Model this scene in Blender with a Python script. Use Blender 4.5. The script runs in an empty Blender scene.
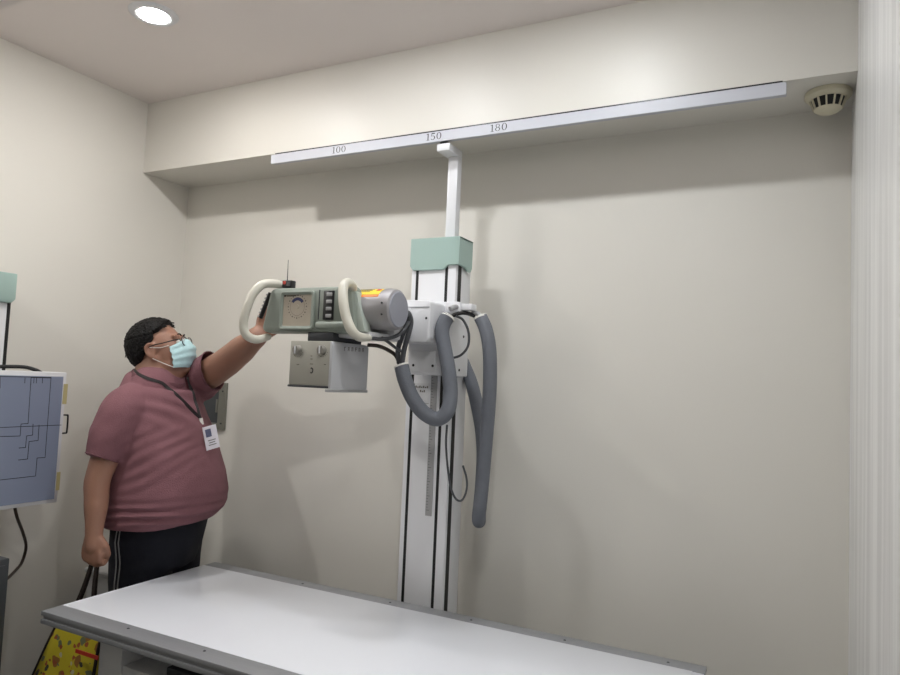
import bpy, bmesh, math, random
from mathutils import Vector as V, Matrix as M, noise
from mathutils.bvhtree import BVHTree
random.seed(7)
PI = math.pi
sc = bpy.context.scene
col = sc.collection

# ---------------------------------------------------------------- camera
FPX = 693.05; CZ = 1.46
yaw, pit, rol = (math.radians(a) for a in (27.101, 3.6017, 2.455))
CF = V((-math.sin(yaw)*math.cos(pit), math.cos(yaw)*math.cos(pit), math.sin(pit)))
_r = V((math.cos(yaw), math.sin(yaw), 0)); _u = _r.cross(CF)
CR = _r*math.cos(rol) + _u*math.sin(rol); CU = -_r*math.sin(rol) + _u*math.cos(rol)
cd = bpy.data.cameras.new('camera'); cam = bpy.data.objects.new('camera', cd); col.objects.link(cam)
mw = M((CR, CU, -CF)).transposed().to_4x4(); mw.translation = (0, 0, CZ)
cam.matrix_world = mw
cd.sensor_width = 36; cd.lens = 36*FPX/900; cd.clip_start = 0.02
sc.camera = cam

def at(px, py, x=None, y=None, z=None):
    """the real point seen at a photo pixel, at a known wall/plane distance"""
    d = CF*FPX + CR*(px-450) - CU*(py-337.5)
    if x is not None: t = x/d.x
    elif y is not None: t = y/d.y
    else: t = (z-CZ)/d.z
    return V((0, 0, CZ)) + d*t

# ---------------------------------------------------------------- world, exposure, room lights
w = bpy.data.worlds.new('world'); sc.world = w; w.use_nodes = True
w.node_tree.nodes['Background'].inputs[0].default_value = (.9, .95, 1, 1)
w.node_tree.nodes['Background'].inputs[1].default_value = 0.05
sc.view_settings.view_transform = 'Standard'; sc.view_settings.look = 'None'
sc.view_settings.gamma = 1; sc.view_settings.use_curve_mapping = False
sc.view_settings.exposure = 0.31
LIGHTS = [  # x, y, z, radiance, colour
    (-2.05, 1.61, 2.706, 270, (1, .97, .94)),
    (-0.58, 1.60, 2.706, 225, (.95, .98, 1)),
    (-0.33, 0.64, 2.3737, 300, (1, .98, .95)),
    (-2.42, 0.64, 2.3737, 290, (1, .98, .95)),
    (-1.31, 1.61, 2.706, 200, (.97, .98, 1)),
]

# ---------------------------------------------------------------- materials
def lin(c):
    return tuple((v/255/12.92 if v/255 <= .04045 else ((v/255+.055)/1.055)**2.4) for v in c) + (1,)
def mat(name, rgb, rough=.5, metal=0, noise_scale=0, var=.06, bump=0, bscale=60, coat=0, sss=0, emit=0, stretch=None, alpha=None, spec=.5, contrast=None):
    m = bpy.data.materials.new(name); m.use_nodes = True
    nt = m.node_tree; b = nt.nodes['Principled BSDF']
    b.inputs['Base Color'].default_value = lin(rgb); b.inputs['Roughness'].default_value = rough
    b.inputs['Metallic'].default_value = metal; b.inputs['Coat Weight'].default_value = coat
    b.inputs['Specular IOR Level'].default_value = spec
    if sss:
        b.inputs['Subsurface Weight'].default_value = sss; b.inputs['Subsurface Radius'].default_value = (.02, .008, .004); b.inputs['Subsurface Scale'].default_value = .5
    if emit:
        b.inputs['Emission Color'].default_value = lin(rgb); b.inputs['Emission Strength'].default_value = emit
    if alpha is not None: b.inputs['Alpha'].default_value = alpha
    tc = nt.nodes.new('ShaderNodeTexCoord'); mp = nt.nodes.new('ShaderNodeMapping')
    nt.links.new(tc.outputs['Object'], mp.inputs[0])
    if stretch: mp.inputs['Scale'].default_value = stretch
    if noise_scale or not bump:
        n = nt.nodes.new('ShaderNodeTexNoise'); n.inputs['Scale'].default_value = noise_scale or 12; n.inputs['Detail'].default_value = 4
        nt.links.new(mp.outputs[0], n.inputs['Vector'])
        mx = nt.nodes.new('ShaderNodeMix'); mx.data_type = 'RGBA'
        c = lin(rgb); v = var if noise_scale else .02
        mx.inputs[6].default_value = tuple(max(0, k*(1-v)) for k in c[:3]) + (1,)
        mx.inputs[7].default_value = tuple(min(1, k*(1+v)) for k in c[:3]) + (1,)
        fac = n.outputs['Fac']
        if contrast:
            mr = nt.nodes.new('ShaderNodeMapRange'); mr.inputs[1].default_value, mr.inputs[2].default_value = contrast
            nt.links.new(fac, mr.inputs[0]); fac = mr.outputs[0]
        nt.links.new(fac, mx.inputs[0]); nt.links.new(mx.outputs[2], b.inputs['Base Color'])
    if bump:
        n2 = nt.nodes.new('ShaderNodeTexNoise'); n2.inputs['Scale'].default_value = bscale; n2.inputs['Detail'].default_value = 3
        nt.links.new(mp.outputs[0], n2.inputs['Vector'])
        bp = nt.nodes.new('ShaderNodeBump'); bp.inputs['Strength'].default_value = bump; bp.inputs['Distance'].default_value = .01
        nt.links.new(n2.outputs['Fac'], bp.inputs['Height']); nt.links.new(bp.outputs[0], b.inputs['Normal'])
    return m

WALL = mat('wall_paint', (222, 219, 211), .42, noise_scale=2.2, var=.025, bump=.05, bscale=9)
WALLR = mat('wall_gloss_painted_reflections', (222, 222, 221), .3, noise_scale=9, var=.12, bump=.6, bscale=9, stretch=(1, 1.9, .10), contrast=(.38, .62))  # the stretched colour streaks imitate vertical reflections on the glossy wall
CEIL = mat('ceiling_paint', (236, 228, 224), .8, noise_scale=3, var=.02)
FLOOR = mat('floor_vinyl', (88, 85, 80), .35, noise_scale=30, var=.08)
WHITE = mat('white_enamel', (222, 223, 226), .35, noise_scale=5, var=.02)
WHITE2 = mat('white_plastic', (216, 217, 219), .4, noise_scale=8, var=.02)
TOPW = mat('white_laminate', (228, 231, 238), .28, noise_scale=3, var=.015, coat=.2)
ALU = mat('brushed_aluminium', (150, 152, 156), .42, .3, noise_scale=40, var=.08, stretch=(.2, 4, 4))
ALUD = mat('dark_aluminium', (70, 72, 76), .5, .6, noise_scale=20)
SHRO = mat('pale_sage_plastic', (170, 179, 171), .4, noise_scale=6, var=.03)
MINT = mat('mint_plastic', (158, 182, 175), .4, noise_scale=6, var=.03)
MINTC = mat('sage_plastic', (140, 148, 139), .4, noise_scale=6, var=.03)
CREAM = mat('cream_handle', (206, 203, 190), .35, noise_scale=8, var=.03)
BLACK = mat('black_rubber', (16, 16, 17), .55, noise_scale=20)
BLACKP = mat('black_plastic', (24, 24, 26), .35, noise_scale=20)
GREYH = mat('grey_hose_sleeve', (108, 112, 120), .6, noise_scale=50, var=.08, bump=.25, bscale=220)
CABLE = mat('grey_cable', (72, 74, 78), .45, noise_scale=30)
CABLEB = mat('brown_cable', (62, 50, 42), .45, noise_scale=30)
TUBE = mat('tube_grey_metal', (158, 156, 158), .42, .35, noise_scale=6, var=.03)
TUBECAP = mat('tube_cap_grey', (148, 150, 160), .5, .1, noise_scale=6, var=.03)
COLLG = mat('collimator_warm_grey', (164, 162, 152), .5, noise_scale=10, var=.03)
COVG = mat('light_grey_cover', (186, 187, 190), .5, noise_scale=10, var=.02)
KNOB = mat('knob_satin_grey', (136, 133, 126), .35, .3, noise_scale=20)
RAILM = mat('rail_pale_grey', (200, 202, 210), .45, noise_scale=6, var=.02)
DIAL = mat('dial_face', (176, 166, 150), .45, noise_scale=20)
DBLUE = mat('dial_blue', (38, 44, 92), .5, noise_scale=20)
YEL = mat('warning_yellow', (236, 205, 50), .5, noise_scale=20)
RED = mat('warning_red', (196, 60, 44), .5, noise_scale=20)
ORANGE = mat('warning_orange', (222, 128, 52), .5, noise_scale=20)
INK = mat('dark_print', (24, 24, 28), .6, noise_scale=20)
INKG = mat('grey_print', (104, 100, 94), .6, noise_scale=20)
RULER = mat('ruler_metal', (160, 160, 160), .5, 0, noise_scale=12)
STEEL = mat('brushed_steel', (142, 142, 134), .35, .7, noise_scale=25, var=.08)
BOARD = mat('bucky_board_blue_grey', (132, 141, 162), .35, noise_scale=5, var=.03)
TAPE = mat('yellowed_tape', (188, 176, 128), .6, noise_scale=20)
DGREY = mat('dark_grey_metal', (70, 73, 76), .5, .1, noise_scale=12)
def led_material(strength, c):
    m = mat('led_diffuser', (238, 248, 255), .5); b = m.node_tree.nodes['Principled BSDF']
    b.inputs['Emission Color'].default_value = (*c, 1); b.inputs['Emission Strength'].default_value = strength; return m
DETEC = mat('ivory_plastic', (212, 206, 182), .45, noise_scale=10, var=.03)
SKIN = mat('skin', (152, 112, 93), .5, noise_scale=18, var=.07, sss=.12, bump=.08, bscale=90)
SHIRT = mat('mauve_cotton', (124, 83, 90), .85, noise_scale=40, var=.05, bump=.25, bscale=260)
COLLAR = mat('mauve_ribbing', (108, 69, 76), .85, noise_scale=60, var=.06, bump=.3, bscale=300)
NAVY = mat('navy_trouser_cloth', (10, 13, 26), .9, noise_scale=25, var=.1, bump=.15, bscale=140)
STRIPE = mat('white_trouser_piping', (150, 150, 150), .7, noise_scale=25)
HAIR = mat('black_hair', (13, 11, 11), .55, noise_scale=60, var=.3, bump=.3, bscale=160, spec=.2)
MASK = mat('mask_blue', (184, 218, 222), .75, noise_scale=40, var=.03, bump=.1, bscale=200)
ELAST = mat('white_elastic', (230, 228, 222), .7, noise_scale=30)
LANY = mat('lanyard_black', (26, 18, 20), .6, noise_scale=60, var=.2)
GLASS = mat('lens_glass', (225, 230, 235), .05, alpha=.18)
EYEW = mat('eye_white', (220, 214, 206), .25); EYEI = mat('eye_iris', (32, 22, 16), .2)
BADGE = mat('badge_white', (232, 228, 236), .4, noise_scale=20)
SHOE = mat('shoe_black', (28, 28, 30), .5, noise_scale=20)
PHOTO = mat('badge_photo', (96, 100, 128), .5, noise_scale=60, var=.3)
STRAPM = mat('bag_strap_dark', (38, 28, 24), .7, noise_scale=60, var=.15)
BRAIDM = mat('bag_piping_dark', (34, 26, 24), .7, noise_scale=60)
def bag_material():
    m = bpy.data.materials.new('bag_yellow_print'); m.use_nodes = True; nt = m.node_tree; b = nt.nodes['Principled BSDF']
    b.inputs['Roughness'].default_value = .55
    tc = nt.nodes.new('ShaderNodeTexCoord')
    prev = None
    base = lin((202, 186, 48))
    for k, (scale, thr, c, off) in enumerate([(17, .29, (150, 104, 52), 0), (22, .27, (112, 118, 88), 3.3), (29, .25, (160, 84, 52), 7.1), (20, .20, (66, 64, 54), 11.7), (14, .13, (196, 192, 160), 5.2)]):
        mp = nt.nodes.new('ShaderNodeMapping'); mp.inputs['Location'].default_value = (off, off*.7, off*.3)
        nz = nt.nodes.new('ShaderNodeTexNoise'); nz.inputs['Scale'].default_value = 30
        ad = nt.nodes.new('ShaderNodeMix'); ad.data_type = 'VECTOR'; ad.inputs[0].default_value = .035
        vo = nt.nodes.new('ShaderNodeTexVoronoi'); vo.inputs['Scale'].default_value = scale
        nt.links.new(tc.outputs['Object'], mp.inputs[0]); nt.links.new(mp.outputs[0], nz.inputs['Vector'])
        nt.links.new(mp.outputs[0], ad.inputs[4]); nt.links.new(nz.outputs['Color'], ad.inputs[5])
        nt.links.new(ad.outputs[1], vo.inputs['Vector'])
        lt = nt.nodes.new('ShaderNodeMath'); lt.operation = 'LESS_THAN'; lt.inputs[1].default_value = thr
        nt.links.new(vo.outputs['Distance'], lt.inputs[0])
        mx = nt.nodes.new('ShaderNodeMix'); mx.data_type = 'RGBA'
        if prev is None: mx.inputs[6].default_value = base
        else: nt.links.new(prev, mx.inputs[6])
        mx.inputs[7].default_value = lin(c); nt.links.new(lt.outputs[0], mx.inputs[0]); prev = mx.outputs[2]
    nt.links.new(prev, b.inputs['Base Color'])
    return m
BAG = bag_material()

# ---------------------------------------------------------------- mesh helpers
def nb(): return bmesh.new()
def add_box(bm, x0, x1, y0, y1, z0, z1, bev=0, seg=2):
    t = nb(); bmesh.ops.create_cube(t, size=1)
    for v in t.verts: v.co = V(((x0+x1)/2+v.co.x*(x1-x0), (y0+y1)/2+v.co.y*(y1-y0), (z0+z1)/2+v.co.z*(z1-z0)))
    if bev: bmesh.ops.bevel(t, geom=t.edges[:], offset=bev, segments=seg, profile=.5, affect='EDGES')
    merge(bm, t); return bm
def merge(bm, t, mtx=None):
    if mtx is not None: bmesh.ops.transform(t, matrix=mtx, verts=t.verts)
    me = bpy.data.meshes.new('tmp'); t.to_mesh(me); t.free(); bm.from_mesh(me); bpy.data.meshes.remove(me); return bm
def box(*a, **k): return add_box(nb(), *a, **k)
def prism(bm, pts, axis, a, b, bev=0, seg=2):
    """2-D outline extruded along an axis ('x','y','z') from a to b"""
    def P(u, v, h): return {'x': V((h, u, v)), 'y': V((u, h, v)), 'z': V((u, v, h))}[axis]
    t = nb(); A = [t.verts.new(P(u, v, a)) for u, v in pts]; B = [t.verts.new(P(u, v, b)) for u, v in pts]
    t.faces.new(A); t.faces.new(B[::-1]); n = len(pts)
    for i in range(n): t.faces.new((A[i], B[i], B[(i+1) % n], A[(i+1) % n]))
    bmesh.ops.recalc_face_normals(t, faces=t.faces)
    if bev: bmesh.ops.bevel(t, geom=t.edges[:], offset=bev, segments=seg, profile=.5, affect='EDGES')
    return merge(bm, t)
def frame_of(d):
    d = d.normalized(); u = V((0, 0, 1)) if abs(d.z) < .9 else V((1, 0, 0)); a = d.cross(u).normalized(); return a, d.cross(a).normalized()
def spline(pts, n=8):
    P = [V(p) for p in pts]; Q = [2*P[0]-P[1]] + P + [2*P[-1]-P[-2]]; out = []
    for i in range(1, len(Q)-2):
        for k in range(n):
            t = k/n; a, b, c, d = Q[i-1], Q[i], Q[i+1], Q[i+2]
            out.append(.5*((2*b)+(c-a)*t+(2*a-5*b+4*c-d)*t*t+(3*b-a-3*c+d)*t**3))
    out.append(P[-1]); return out
def add_tube(bm, pts, r, seg=12, smooth=8, caps=True, flat=1.0):
    """round (or flattened) tube with radius r (number or one per control point)"""
    rs = r if isinstance(r, (list, tuple)) else [r]*len(pts)
    if smooth:
        S = spline(pts, smooth); R = []
        for i in range(len(rs)-1):
            for k in range(smooth):
                t = k/smooth; t2 = t*t*(3-2*t); R.append(rs[i]*(1-t2)+rs[i+1]*t2)
        R.append(rs[-1])
    else: S = [V(p) for p in pts]; R = list(rs)
    if caps == 'round':
        def capend(p, d, rr): return [(p+d*rr*math.sin(a), rr*math.cos(a)) for a in (.5, .95, 1.3)]
        e = capend(S[-1], (S[-1]-S[-2]).normalized(), R[-1]); s = capend(S[0], (S[0]-S[1]).normalized(), R[0])
        S = [q[0] for q in s[::-1]] + S + [q[0] for q in e]; R = [q[1] for q in s[::-1]] + R + [q[1] for q in e]
    a, b = frame_of(S[1]-S[0]); rings = []
    for i, p in enumerate(S):
        d = (S[min(i+1, len(S)-1)]-S[max(i-1, 0)]).normalized()
        a = (a-d*a.dot(d)).normalized(); b = d.cross(a)
        rings.append([bm.verts.new(p+a*math.cos(2*PI*k/seg)*R[i]+b*math.sin(2*PI*k/seg)*R[i]*flat) for k in range(seg)])
    for i in range(len(rings)-1):
        for k in range(seg): bm.faces.new((rings[i][k], rings[i][(k+1) % seg], rings[i+1][(k+1) % seg], rings[i+1][k]))
    if caps: bm.faces.new(rings[0][::-1]); bm.faces.new(rings[-1])
    return bm
def tube(*a, **k): return add_tube(nb(), *a, **k)
def add_lathe(bm, prof, center, axis='z', seg=40):
    """profile of (radius, height) turned about an axis through center"""
    c = V(center); rings = []
    def P(r, h, t):
        x, y = r*math.cos(t), r*math.sin(t)
        return c+{'z': V((x, y, h)), 'x': V((h, x, y)), 'y': V((y, h, x))}[axis]
    for r, h in prof: rings.append([bm.verts.new(P(max(r, 1e-5), h, 2*PI*k/seg)) for k in range(seg)])
    for i in range(len(rings)-1):
        for k in range(seg): bm.faces.new((rings[i][k], rings[i][(k+1) % seg], rings[i+1][(k+1) % seg], rings[i+1][k]))
    bm.faces.new(rings[0][::-1]); bm.faces.new(rings[-1])
    bmesh.ops.recalc_face_normals(bm, faces=bm.faces)
    return bm
def lathe(*a, **k): return add_lathe(nb(), *a, **k)
def add_ell(bm, c, r, rot=None, seg=20):
    t = nb(); bmesh.ops.create_uvsphere(t, u_segments=seg, v_segments=seg//2+2, radius=1)
    m = M.Translation(c) @ (rot.to_4x4() if rot else M.Identity(4)) @ M.Diagonal((*r, 1)); return merge(bm, t, m)
def add_loft(bm, rings, cap=True):
    R = [[bm.verts.new(p) for p in ring] for ring in rings]; n = len(R[0])
    for i in range(len(R)-1):
        for k in range(n): bm.faces.new((R[i][k], R[i][(k+1) % n], R[i+1][(k+1) % n], R[i+1][k]))
    if cap: bm.faces.new(R[0][::-1]); bm.faces.new(R[-1])
    return bm
def ribbon(pts, nrm, wdt, th=.0015):
    """flat strap following points; nrm gives the outward direction per point"""
    bm = nb(); rings = []
    for i, p in enumerate(pts):
        d = (pts[min(i+1, len(pts)-1)]-pts[max(i-1, 0)]).normalized(); n = nrm[i]; n = (n-d*n.dot(d)).normalized(); s = d.cross(n)
        rings.append([p+s*wdt/2, p+s*wdt/2+n*th, p-s*wdt/2+n*th, p-s*wdt/2])
    return add_loft(bm, rings)
def remesh(bm, vox, smooth=6, fac=.5):
    bmesh.ops.recalc_face_normals(bm, faces=bm.faces)
    me = bpy.data.meshes.new('t'); bm.to_mesh(me); bm.free(); o = bpy.data.objects.new('t', me); col.objects.link(o)
    m = o.modifiers.new('r', 'REMESH'); m.mode = 'VOXEL'; m.voxel_size = vox
    if smooth: s = o.modifiers.new('s', 'SMOOTH'); s.iterations = smooth; s.factor = fac
    dg = bpy.context.evaluated_depsgraph_get(); dg.update()
    ev = bpy.data.meshes.new_from_object(o.evaluated_get(dg)); out = nb(); out.from_mesh(ev)
    bpy.data.objects.remove(o); bpy.data.meshes.remove(me); bpy.data.meshes.remove(ev); return out

WM = {}
def thing(name, label, cat, loc=(0, 0, 0), rz=0, group=None):
    o = bpy.data.objects.new(name, None); o.empty_display_size = .1; col.objects.link(o); o.location = loc; o.rotation_euler = (0, 0, rz)
    WM[o] = M.Translation(loc) @ M.Rotation(rz, 4, 'Z'); tag(o, label, cat, group); return o
def tag(o, label, cat, group=None):
    o['label'] = label; o['category'] = cat
    if group: o['group'] = group
    return o
def obj(name, bm, m, parent=None, smooth=True, label=None, world=True):
    """one mesh object; the vertices are given in world space (or in the thing's own space with world=False)"""
    if parent is not None:
        root = parent
        while not world and root.parent: root = root.parent
        bmesh.ops.transform(bm, matrix=WM[parent].inverted() @ (M.Identity(4) if world else WM[root]), verts=bm.verts)
    lo = V((min(v.co[i] for v in bm.verts) for i in range(3))); hi = V((max(v.co[i] for v in bm.verts) for i in range(3)))
    c = (lo+hi)/2; bmesh.ops.translate(bm, vec=-c, verts=bm.verts)
    me = bpy.data.meshes.new(name); bm.to_mesh(me); bm.free(); me.materials.append(m)
    if smooth: me.polygons.foreach_set('use_smooth', [True]*len(me.polygons)); me.set_sharp_from_angle(angle=math.radians(38))
    o = bpy.data.objects.new(name, me); col.objects.link(o); o.location = c
    if parent is not None: o.parent = parent; WM[o] = WM[parent] @ M.Translation(c)
    else: WM[o] = M.Translation(c)
    if label: o['label'] = label
    return o
def struct(name, bm, m, parent=None, **k):
    o = obj(name, bm, m, parent, smooth=False, **k)
    if parent is None: o['kind'] = 'structure'
    return o

# ---------------------------------------------------------------- the room
XL, XR, YW, YS, YB, H, ZS = -2.767, .1275, 2.4507, 2.1794, -1.7, 2.706, 2.3737
YD = 1.008                                  # where the lower ceiling of the camera side begins
T = .1
struct('floor', box(XL-T, XR+T, YB-T, YW+T, -T, 0), FLOOR)
struct('wall_back', box(XL-T, XR+T, YW, YW+T, 0, H+T), WALL)
struct('wall_left', box(XL-T, XL, YB, YW, 0, H+T), WALL)
struct('wall_right', box(XR, XR+T, YB, YW, 0, H+T), WALLR)
struct('wall_front', box(XL-T, XR+T, YB-T, YB, 0, H+T), WALL)
struct('ceiling', box(XL, XR, YB, YW, H, H+T), CEIL)
struct('trim_1', box(XL, XR, YS, YW, ZS, H), WALL)          # boxed soffit over the back wall
struct('trim_2', box(XL, XR, YB, YD, ZS, H), CEIL)          # lower ceiling on the camera side
for i, (a, b, c, d) in enumerate([(XL, XR, YW-.012, YW), (XL, XL+.012, YB, YW-.012)]):
    struct('baseboard_' + ('back', 'left')[i], box(a, b, c, d, 0, .09), DGREY)

# ---------------------------------------------------------------- downlights
LN = ['round recessed ceiling downlight at the upper left, above the person',
      'round recessed ceiling downlight above the patient table in front of the numbered rail',
      'round downlight in the lower ceiling close to the streaked right wall',
      'round downlight in the lower ceiling close to the left wall',
      'round recessed ceiling downlight straight above the x-ray control head']
for i, (x, y, z, pw, col_) in enumerate(LIGHTS):
    t = thing('ceiling_downlight', LN[i], 'ceiling light', (x, y, z), group='round recessed downlights')
    obj('trim_ring', lathe([(.052, -.001), (.052, -.008), (.060, -.010), (.078, -.006), (.083, -.001), (.083, 0), (.052, 0)], (x, y, z), seg=48), WHITE, t)
    dr_, dd = .050, .015
    obj('diffuser', lathe([(0, -dd)]+[(dr_*math.sin(PI/2*k/6), -dd*math.cos(PI/2*k/6)-.0008) for k in range(1, 7)]+[(dr_, -.0002), (0, -.0002)], (x, y, z), seg=28), led_material(pw, col_), t, label='glowing white diffuser')

# ---------------------------------------------------------------- serif numerals on the guide rail
def digit(ch, h):
    """upright serif numeral in the x-z plane, height h; returns flat faces and its advance"""
    bm = nb()
    def ring(cx, cz, rx, rz, tx, tz, a0=0, a1=2*PI, n=28):
        prev = None
        for k in range(n+1):
            a = a0+(a1-a0)*k/n; o = bm.verts.new((cx+rx*math.cos(a), 0, cz+rz*math.sin(a))); i = bm.verts.new((cx+(rx-tx)*math.cos(a), 0, cz+(rz-tz)*math.sin(a)))
            if prev: bm.faces.new((prev[0], o, i, prev[1]))
            prev = (o, i)
    def poly(*p): bm.faces.new([bm.verts.new((x, 0, z)) for x, z in p])
    if ch == '1':
        poly((.20, 0), (.32, 0), (.32, 1), (.27, 1), (.20, .93)); poly((.06, 0), (.46, 0), (.46, .05), (.06, .05)); poly((.06, .84), (.20, .88), (.27, 1), (.06, .9)); adv = .55
    elif ch == '0': ring(.36, .5, .32, .5, .12, .045); adv = .76
    elif ch == '8': ring(.34, .75, .25, .25, .085, .045); ring(.34, .27, .30, .27, .10, .045); adv = .74
    elif ch == '5':
        ring(.31, .31, .31, .31, .12, .05, math.radians(-150), math.radians(120)); poly((.08, .52), (.14, .52), (.2, 1), (.14, 1)); poly((.14, .86), (.56, .86), (.6, 1), (.14, 1)); adv = .72
    bmesh.ops.scale(bm, vec=(h, 1, h), verts=bm.verts); return bm, adv*h

# ---------------------------------------------------------------- numbered guide rail under the soffit
t = thing('guide_rail', 'long white numbered guide rail fixed under the soffit, marked 100, 150 and 180', 'rail', (-1.02, 2.195, 2.35))
RX0, RX1 = -1.985, -.052
RZ0, RZ1 = 2.330, 2.3685
bm = prism(nb(), [(2.172, RZ1), (2.172, RZ0), (2.178, RZ0), (2.178, RZ0+.004), (2.200, RZ0+.004), (2.200, RZ1)], 'x', RX0, RX1, bev=.001, seg=1)
rail = obj('rail_profile', bm, RAILM, t, smooth=False)
obj('gap_shade_strip', box(RX0+.02, RX1-.01, 2.174, 2.200, RZ1, ZS), BLACKP, t)  # black strip standing in for the shadow gap between rail and soffit
for num, px, py in (('100', 332, 155), ('150', 426, 142), ('180', 490, 133)):
    p = at(px, py, y=2.172); x = p.x; tot = nb()
    for ch in num:
        d, adv = digit(ch, .0255); merge(tot, d, M.Translation((x, 2.1715, RZ0+.0085)) @ M.Diagonal((1.2, 1, 1, 1))); x += adv*1.3
    r = bmesh.ops.extrude_face_region(tot, geom=tot.faces[:]); bmesh.ops.translate(tot, vec=(0, .0006, 0), verts=[v for v in r['geom'] if isinstance(v, bmesh.types.BMVert)])
    obj('numeral', tot, INK, t, smooth=False, label='printed black number ' + num)

# ---------------------------------------------------------------- smoke detector
c = V((.058, 2.31, ZS))
t = thing('smoke_detector', 'round ivory smoke detector under the soffit beside the right wall', 'smoke detector', c)
obj('base', lathe([(0, 0), (.062, 0), (.064, -.006), (.064, -.014), (.058, -.021), (.050, -.023), (0, -.023)], c, seg=48), DETEC, t)
obj('sensor_chamber', lathe([(0, -.023), (.046, -.023), (.036, -.052), (0, -.052)], c, seg=32), BLACK, t, label='black slotted chamber')
obj('lens_cap', lathe([(0, -.066), (.018, -.065), (.030, -.060), (.038, -.052), (.038, -.050), (0, -.050)], c, seg=40), DETEC, t)
bm = nb()
for k in range(13):
    a = 2*PI*(k+.5)/13; tm = prism(nb(), [(.040, -.022), (.0515, -.022), (.0405, -.052), (.030, -.052)], 'y', -.0022, .0022); merge(bm, tm, M.Translation(c) @ M.Rotation(a, 4, 'Z'))
obj('vent_ribs', bm, DETEC, t)

# ---------------------------------------------------------------- recessed steel plate on the back wall
t = thing('wall_plate', 'brushed steel recessed service plate on the back wall behind the person', 'wall plate', (-2.49, YW, 1.29))
p1 = at(228.5, 383, y=YW); p2 = at(224, 430, y=YW); x1, z1, z0 = p1.x, p1.z, p2.z; x0 = x1-.21
bm = nb()
for a in [(x0, x1, z0, z0+.03), (x0, x1, z1-.03, z1), (x0, x0+.045, z0+.03, z1-.03), (x1-.045, x1, z0+.03, z1-.03)]: add_box(bm, a[0], a[1], YW-.012, YW-.0005, a[2], a[3])
obj('face_frame', bm, STEEL, t, smooth=False)
obj('recess', box(x0+.045, x1-.045, YW-.004, YW-.0005, z0+.03, z1-.03), DGREY, t, label='dark recessed centre')
obj('latch', box(x1-.062, x1-.05, YW-.012, YW-.004, z0+.08, z1-.08, bev=.002), STEEL, t)
for zz in (z0+.03, z1-.04):
    obj('screw', lathe([(0, 0), (.004, 0), (.0035, -.003), (0, -.003)], (x1-.02, YW-.012, zz), 'y', 12), ALUD, t)

# ---------------------------------------------------------------- patient table
TX0, TX1, TY0, TY1, ZT = -2.087, -.231, 1.3916, 2.1031, .70
t = thing('patient_table', 'long white x-ray patient table with grey aluminium side rails', 'examination table', ((TX0+TX1)/2, (TY0+TY1)/2, 0))
YF, YR = 1.460, 2.046
obj('tabletop', box(TX0+.012, TX1-.03, YF, YR, ZT-.03, ZT+.0005, bev=.0015), TOPW, t)
def rail_bm(y0, y1, s):
    bm = nb(); add_box(bm, TX0, TX1, y0, y1, ZT-.014, ZT, bev=.0015)
    yo, yi = (y0, y1) if s < 0 else (y1, y0)
    a, b = sorted((yo-s*.006, yi)); add_box(bm, TX0+.004, TX1-.004, a, b, ZT-.024, ZT-.014)
    a, b = sorted((yo, yi)); add_box(bm, TX0, TX1, a, b, ZT-.038, ZT-.024, bev=.0015)
    return bm
fr = obj('side_rail', rail_bm(TY0, YF, -1), ALU, t, label='wide front side rail')
br = obj('side_rail', rail_bm(YR, TY1, 1), ALU, t, label='narrow back side rail')
obj('end_trim', box(TX0, TX0+.012, YF, YR, ZT-.03, ZT, bev=.001), TOPW, t)
obj('end_trim', box(TX1-.03, TX1, YF, YR, ZT-.03, ZT-.001, bev=.001), TOPW, t)
for y, xs, par in ((1.436, (-1.748, -1.443, -1.12, -.80, -.48), fr), (2.071, (-1.62, -1.245, -.94, -.63, -.33), br)):
    for x in xs: obj('screw', lathe([(0, .0015), (.003, .0015), (.0045, 0), (.0045, -.001), (0, -.001)], (x, y, ZT), 'z', 12), ALUD, par)
for x in (-1.90, -.42):
    obj('end_block', box(x, x+.10, 1.462, 2.0, .50, .660, bev=.004), WHITE2, t)
obj('tray_housing', box(-1.80, -.42, 1.60, 1.98, .545, .655, bev=.003), WHITE2, t)
obj('tray_shelf', box(-1.80, -.42, 1.468, 1.60, .545, .572, bev=.003), WHITE2, t)
ct = obj('cassette_tray', box(-1.62, -1.10, 1.47, 1.60, .585, .607, bev=.003), ALUD, t, label='dark metal cassette tray')
obj('tray_handle', box(-1.45, -1.27, 1.455, 1.47, .590, .602, bev=.003), BLACKP, ct)
obj('cross_beam', box(-1.70, -.6, 1.50, 1.98, .44, .545, bev=.004), WHITE2, t)
for x in (-1.66, -.86):
    obj('pedestal', box(x, x+.30, 1.56, 1.94, .03, .44, bev=.01), WHITE2, t)
    obj('base_foot', box(x-.05, x+.35, 1.5, 2.0, 0, .03, bev=.006), DGREY, t)

# ---------------------------------------------------------------- x-ray machine on its column
CX0, CX1, CY0, CY1, CT = -1.2965, -1.1115, 2.2, 2.322, 1.93
t = thing('xray_machine', 'white floor column x-ray machine with sage control head, collimator and grey hoses', 'x-ray machine', (-1.2, 2.26, 0))
mach = t
colm = obj('column', box(CX0, CX1, CY0, CY1, .03, CT, bev=.004), WHITE, t)
obj('floor_rail', box(-2.0, -.3, 2.17, 2.36, 0, .03, bev=.004), ALU, t)
s1, s2 = -1.2715, -1.1505
for x in (s1, s2): obj('slot', box(x-.0055, x+.0055, CY0-.001, CY0+.01, .12, CT-.02), BLACK, colm, label='black front slot')
obj('slot', box(CX1-.01, CX1+.001, 2.214, 2.240, .12, CT-.02), BLACK, colm, label='black side slot')
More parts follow.
